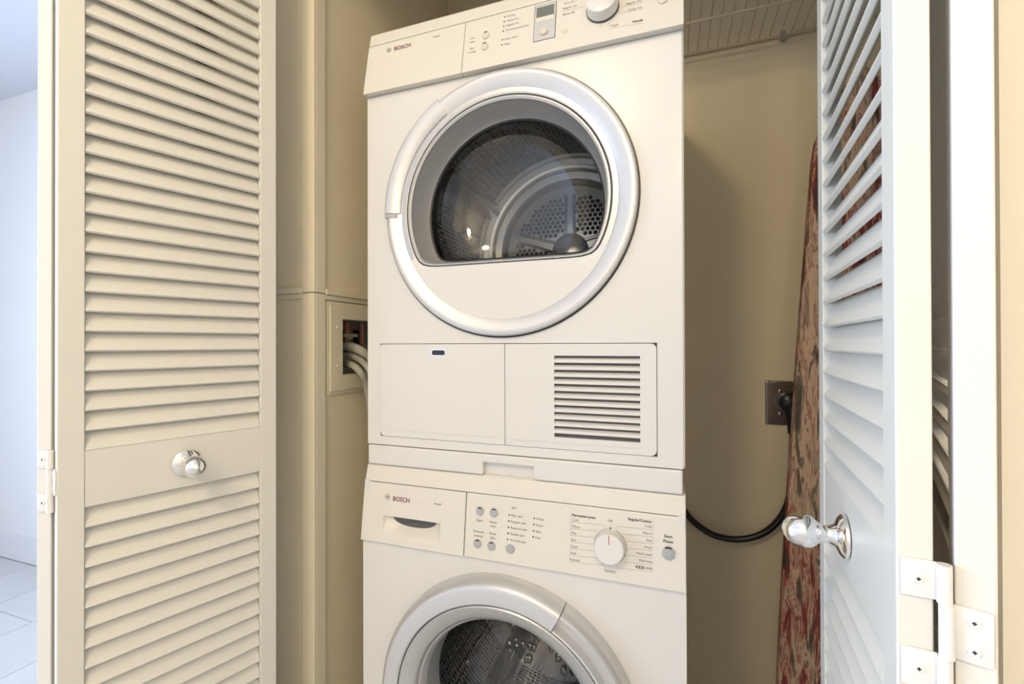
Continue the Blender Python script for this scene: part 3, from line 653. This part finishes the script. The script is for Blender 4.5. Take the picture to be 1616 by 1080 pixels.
for k in range(3):
    a = math.radians(150+120*k); bm = bmesh.new(); q = []
    for i in range(13):
        t = i/12; Y = DY+.14+.36*t; h = .06*math.sin(PI*(0.12+0.76*t)); row = []
        for j in range(9):
            b = a+.2*(j/8-.5); rr = .263-h*math.cos((j/8-.5)*PI); row.append(bm.verts.new((dx+rr*math.cos(b), Y, dz+rr*math.sin(b))))
        q.append(row)
    for r0, r1 in zip(q, q[1:]):
        for j in range(8): bm.faces.new((r0[j], r0[j+1], r1[j+1], r1[j]))
    from_bm('drum_lifter', bm, M['steel'], dm, smooth=True)
# ================================================================ WATER BOX, HOSES
PYa = onX(518, 540, XL)[1]; zt_, zb_ = onX(520, 481, XL)[2], onX(520, 617, XL)[2]
wb = thing('water_supply_box', 'recessed cream plumbing box in the closet wall beside the dryer', 'plumbing box', (XL, BY0+.08, BZ0))
bm = bmesh.new(); PYb = BY1+(BY0-PYa)
for b in ((PYa, BY0, zb_, zt_), (BY1, PYb, zb_, zt_), (BY0, BY1, zb_, BZ0), (BY0, BY1, BZ1, zt_)): box(bm, XL+.0005, XL+.007, *b)
bmesh.ops.remove_doubles(bm, verts=bm.verts, dist=1e-5)
from_bm('face_plate', bm, M['trim'], wb)
bm = bmesh.new()
e = .009
for (ya, yb_, za, zb2) in ((PYa-e, PYa, zb_-e, zt_+e), (PYb, PYb+e, zb_-e, zt_+e)): box(bm, XL+.0005, XL+.0045, ya, yb_, za, zb2, bev=.0015)
box(bm, XL+.0005, XL+.0045, PYa, PYb, zb_-e, zb_, bev=.0015); box(bm, XL+.0005, XL+.0045, PYa, PYb, zt_, zt_+e, bev=.0015)
from_bm('plate_rim', bm, M['trim'], wb)
boxes('box_liner', [(XL-.10, XL-.095, BY0, BY1, BZ0, BZ1), (XL-.095, XL-.021, BY0-.003, BY0, BZ0, BZ1), (XL-.095, XL-.021, BY1, BY1+.003, BZ0, BZ1), (XL-.095, XL-.021, BY0, BY1, BZ0-.003, BZ0), (XL-.095, XL-.021, BY0, BY1, BZ1, BZ1+.003)], M['grey'], wb)
for py in (516, 577):
    q = onX(533, py, XL+.007); bm = bmesh.new(); bmesh.ops.create_uvsphere(bm, u_segments=12, v_segments=8, radius=.0036, matrix=Matrix.Translation(q) @ Matrix.Diagonal((.5, 1, 1, 1)))
    from_bm('screw', bm, M['hinge'], wb, smooth=True)
for px in (547, 571):
    q = onX(px, 540, XL-.078)
    boxes('pipe_slot', [(XL-.0945, XL-.092, q[1]-.016, q[1]+.022, BZ0+.05, BZ1-.02)], M['dark'], wb)
    tube('copper_pipe', [(XL-.078, q[1], BZ0+.07), (XL-.078, q[1], BZ1-.001)], .0078, M['copper'], wb, n=14)
q = onX(551, 528.5, XL-.03); boxes('valve_handle', [(XL-.034, XL-.026, q[1]-.02, q[1]+.03, q[2]-.005, q[2]+.004), (XL-.036, XL-.024, q[1]-.006, q[1]+.008, q[2]-.010, q[2]-.004)], M['hose'], wb, bev=.002)
def hose(name, label, pix, Xs, r, ribbed=False):
    yq, zq, xe, ze = (1.27, .56, -.62, .42) if ribbed else ((1.20, .50, -.68, .33) if pix[0][1] > 570 else (1.27, .56, -.58, .42))
    run = [onX(px, py, X) for (px, py), X in zip(pix, Xs)]
    run += [onX(pix[-1][0]+8, 740, Xs[-1]), onX(pix[-1][0]+20, 840, Xs[-1])]
    run += [(run[-1][0]+.002, yq, zq), (xe-.015, 1.391, ze+.04), (xe, 1.391, ze)]
    pts = spline(run, 22 if ribbed else 12); rr = [r*(1.0 if i % 2 else .84) for i in range(len(pts))] if ribbed else r
    o = tube(name, pts, rr, M['hose'], None, n=14); return tag(o, label, 'hose', 'hoses leaving the water box')
hose('drain_hose', 'ribbed grey drain hose, uppermost in the water box', [(532, 549.5), (548, 546), (562, 549.5), (577, 559), (592, 578), (605, 640)], [XL-.055, XL-.035, XL-.005, XL+.03, XL+.05, XL+.06], .0108, True)
hose('supply_hose', 'smooth grey supply hose below the ribbed one', [(532, 563), (548, 560.5), (563, 565), (577, 576), (589, 599), (600, 660)], [XL-.058, XL-.035, XL+.008, XL+.045, XL+.068, XL+.085], .0075)
hose('supply_hose', 'lowest grey supply hose, bending down over the plate edge', [(530, 576), (545, 573.5), (558, 577), (570, 589), (578, 607), (586, 660)], [XL-.06, XL-.032, XL+.018, XL+.04, XL+.038, XL+.025], .008)
# ================================================================ OUTLET, CABLE
YW = YB
a = onY(1207, 602, YW); b = onY(1207, 670, YW); ox0, oz1, oz0 = a[0], a[2], b[2]; ox1 = ox0+(oz1-oz0)*1.02
ot = thing('wall_outlet', 'dark metal outlet plate on the tan back wall', 'outlet', ((ox0+ox1)/2, YW, oz0))
bm = bmesh.new(); box(bm, ox0, ox1, YW-.006, YW-.0005, oz0, oz1, bev=.004, seg=3); from_bm('cover_plate', bm, M['plate'], ot)
xm = ox0+(ox1-ox0)*.38
for px, py in ((1230, 618), (1230, 654)):
    q = onY(px, py, YW); bm = bmesh.new(); lathe_bm(bm, [(.0046, 0), (.0042, .002), (.002, .0028)], q[0], q[2], YW-.006, n=14, cap=True); from_bm('screw', bm, M['chrome'], ot)
q = onY(1244, 637, YW-.03)
lathe('socket', [(.030, 0), (.030, .004), (.028, .005), (.0005, .005)], onY(1247, 636, YW)[0], onY(1247, 636, YW)[2], YW-.006, M['black'], ot, n=36)
pc = thing('power_cord', 'thick black power cord looping from the outlet to the washer', 'cord', (q[0], YW-.03, q[2]-.05))
ccx, ccz = onY(1246, 637, YW-.03)[0], onY(1246, 637, YW-.03)[2]
bm = bmesh.new()
secs = [(.000, .027, .027, YW-.011), (.0, .028, .028, YW-.03), (-.0, .024, .025, YW-.045)]
lathe_bm(bm, [(.0275, 0), (.0285, .010), (.026, .024), (.018, .031), (.0005, .033)], ccx, ccz, YW-.011, n=28)
tube_bm(bm, [(ccx+.002, YW-.028, ccz-.005), (ccx+.005, YW-.028, ccz-.03), (ccx+.007, YW-.028, ccz-.055), (ccx+.008, YW-.028, ccz-.082)], [.021, .018, .0145, .0125], n=16)
from_bm('plug', bm, M['black'], pc, smooth=True)
pix = [(1250, 672), (1249, 720), (1247, 765), (1240, 800), (1222, 828), (1195, 846), (1160, 852), (1125, 845), (1098, 828), (1080, 808), (1055, 770)]
pts = [(ccx+.008, YW-.028, ccz-.078)] + [onY(px, py, YW-.03) for px, py in pix[1:9]] + [onY(*pix[9], YW-.035), onY(*pix[10], YW-.028)]
tube('cable', spline(pts, 10), .0085, M['black'], pc, n=14, flat=.8)
# ================================================================ WIRE SHELF
ZS = H+.838
ws = thing('wire_shelf', 'coated wire shelf fixed high on the closet back wall', 'shelf', (0, YB, ZS))
def rod(name, a, b, r, par=ws, n=8): return tube(name, [a, b], r, M['wire'], par, n=n)
for Y, z in ((YB-.012, ZS), (1.267, ZS-.003), (1.115, ZS-.003), (1.112, ZS-.03)): rod('rail', (XL+.004, Y, z), (XR-.004, Y, z), .0034)
bm = bmesh.new(); tube_bm(bm, [(0, YB-.012, .0045), (0, 1.118, .0045), (0, 1.110, -.002), (0, 1.110, -.032)], .0016, n=6); me = None
k = 0; x = XL+.02
while x < XR-.01:
    if me is None: o = from_bm('wire', bm, M['wire'], ws, world=False, smooth=True); me = o.data; bmesh_done = True
    else: o = link('wire', me, None, ws)
    o.parent = ws; o.location = (x, 0, 0)
    x += .0261
for o in ws.children:
    if o.name.startswith('wire'): o.location.y -= YB
for px in (1237,):
    X = onY(px, 62, YB)[0]; bm = bmesh.new(); box(bm, X-.006, X+.006, YB-.022, YB-.0005, ZS-.012, ZS+.008, bev=.003); lathe_bm(bm, [(.0055, 0), (.005, .004), (.0005, .0048)], X, ZS-.010, YB-.021, n=12)
    from_bm('wall_clip', bm, M['hose'], ws, smooth=True)
# ================================================================ IRONING BOARD
ib = thing('ironing_board', 'tall tapered ironing board in a red and tan bark-patterned cover', 'ironing board', (.41, 1.27, 0))
cxb = .41; yb0 = 1.235
def halfw(z):
    t = (z-.16)/(1.72-.16)
    if z > 1.54: return max(.002, .096*(1-min(1, (z-1.54)/.18)**1.25)**.8)
    return .178-.082*((z-.16)/1.38)**1.25
zs = [.16, .165, .18]+[.2+i*.06 for i in range(21)]+[1.46, 1.52, 1.56, 1.60, 1.64, 1.67, 1.69, 1.705, 1.715, 1.7195]
bm = bmesh.new(); rows = []
for z in zs:
    h = halfw(z)*(1 if z > .19 else (.8+.2*math.sqrt(max(0, 1-((.19-z)/.03)**2))))
    row = []
    for fx, fy in ((-1, .5), (-1.0, .25), (-.985, .1), (-.93, 0), (-.5, -.02), (0, -.03), (.5, -.02), (.93, 0), (.985, .1), (1, .25), (1, .5), (.985, .9), (.9, 1), (0, 1.02), (-.9, 1), (-.985, .9)):
        lean = -.012*(z-.9)
        row.append(bm.verts.new((cxb+fx*h-lean*.2, yb0+.034*fy+lean*-.3, z)))
    rows.append(row)
for a, b in zip(rows, rows[1:]):
    for i in range(16): bm.faces.new((a[i], a[(i+1)%16], b[(i+1)%16], b[i]))
bm.faces.new(rows[0]); bm.faces.new(rows[-1])
from_bm('cover', bm, M['bark'], ib, smooth=True)
for sx in (-1, 1): tube('leg', [(cxb+sx*.06, yb0+.055, 1.25), (cxb+sx*.07, yb0+.055, .6), (cxb+sx*.085, yb0+.055, .011)], .009, M['silver'], ib, n=10)
tube('foot_bar', [(cxb-.15, yb0+.055, .011), (cxb+.15, yb0+.055, .011)], .011, M['silver'], ib, n=10)
tube('leg_pivot', [(cxb-.07, yb0+.05, 1.25), (cxb+.07, yb0+.05, 1.25)], .008, M['silver'], ib, n=10)
boxes('bracket', [(cxb-.075, cxb+.075, yb0+.030, yb0+.05, 1.22, 1.25), (cxb-.075, cxb+.075, yb0+.030, yb0+.05, .40, .42)], M['silver'], ib)
# ================================================================ CEILING LAMPS (behind the viewer, the second added as fill)
def ceiling_lamp(L, label):
    cl = thing('ceiling_lamp', label, 'lamp', L, 'hall ceiling lamps'); n = 32
    for name, prof, m in (('lamp_base', [(.0005, .0005), (.15, .0005), (.15, .022), (.14, .026)], M['chrome']), ('lamp_shade', [(.14, .024), (.135, .045), (.11, .065), (.06, .075), (.0005, .078)], M['shade'])):
        bm = bmesh.new(); rings = [[bm.verts.new((L[0]+r*math.cos(2*PI*i/n), L[1]+r*math.sin(2*PI*i/n), L[2]-d)) for i in range(n)] for r, d in prof]
        for a, b in zip(rings, rings[1:]):
            for i in range(n): bm.faces.new((a[i], a[(i+1)%n], b[(i+1)%n], b[i]))
        from_bm(name, bm, m, cl, smooth=True)
ceiling_lamp(LAMPS[0][:3], 'round glass ceiling lamp nearer the laundry closet')
ceiling_lamp(LAMPS[1][:3], 'round glass ceiling lamp added to brighten the laundry closet')  # unseen extra lamp, added to lift the dark closet interior
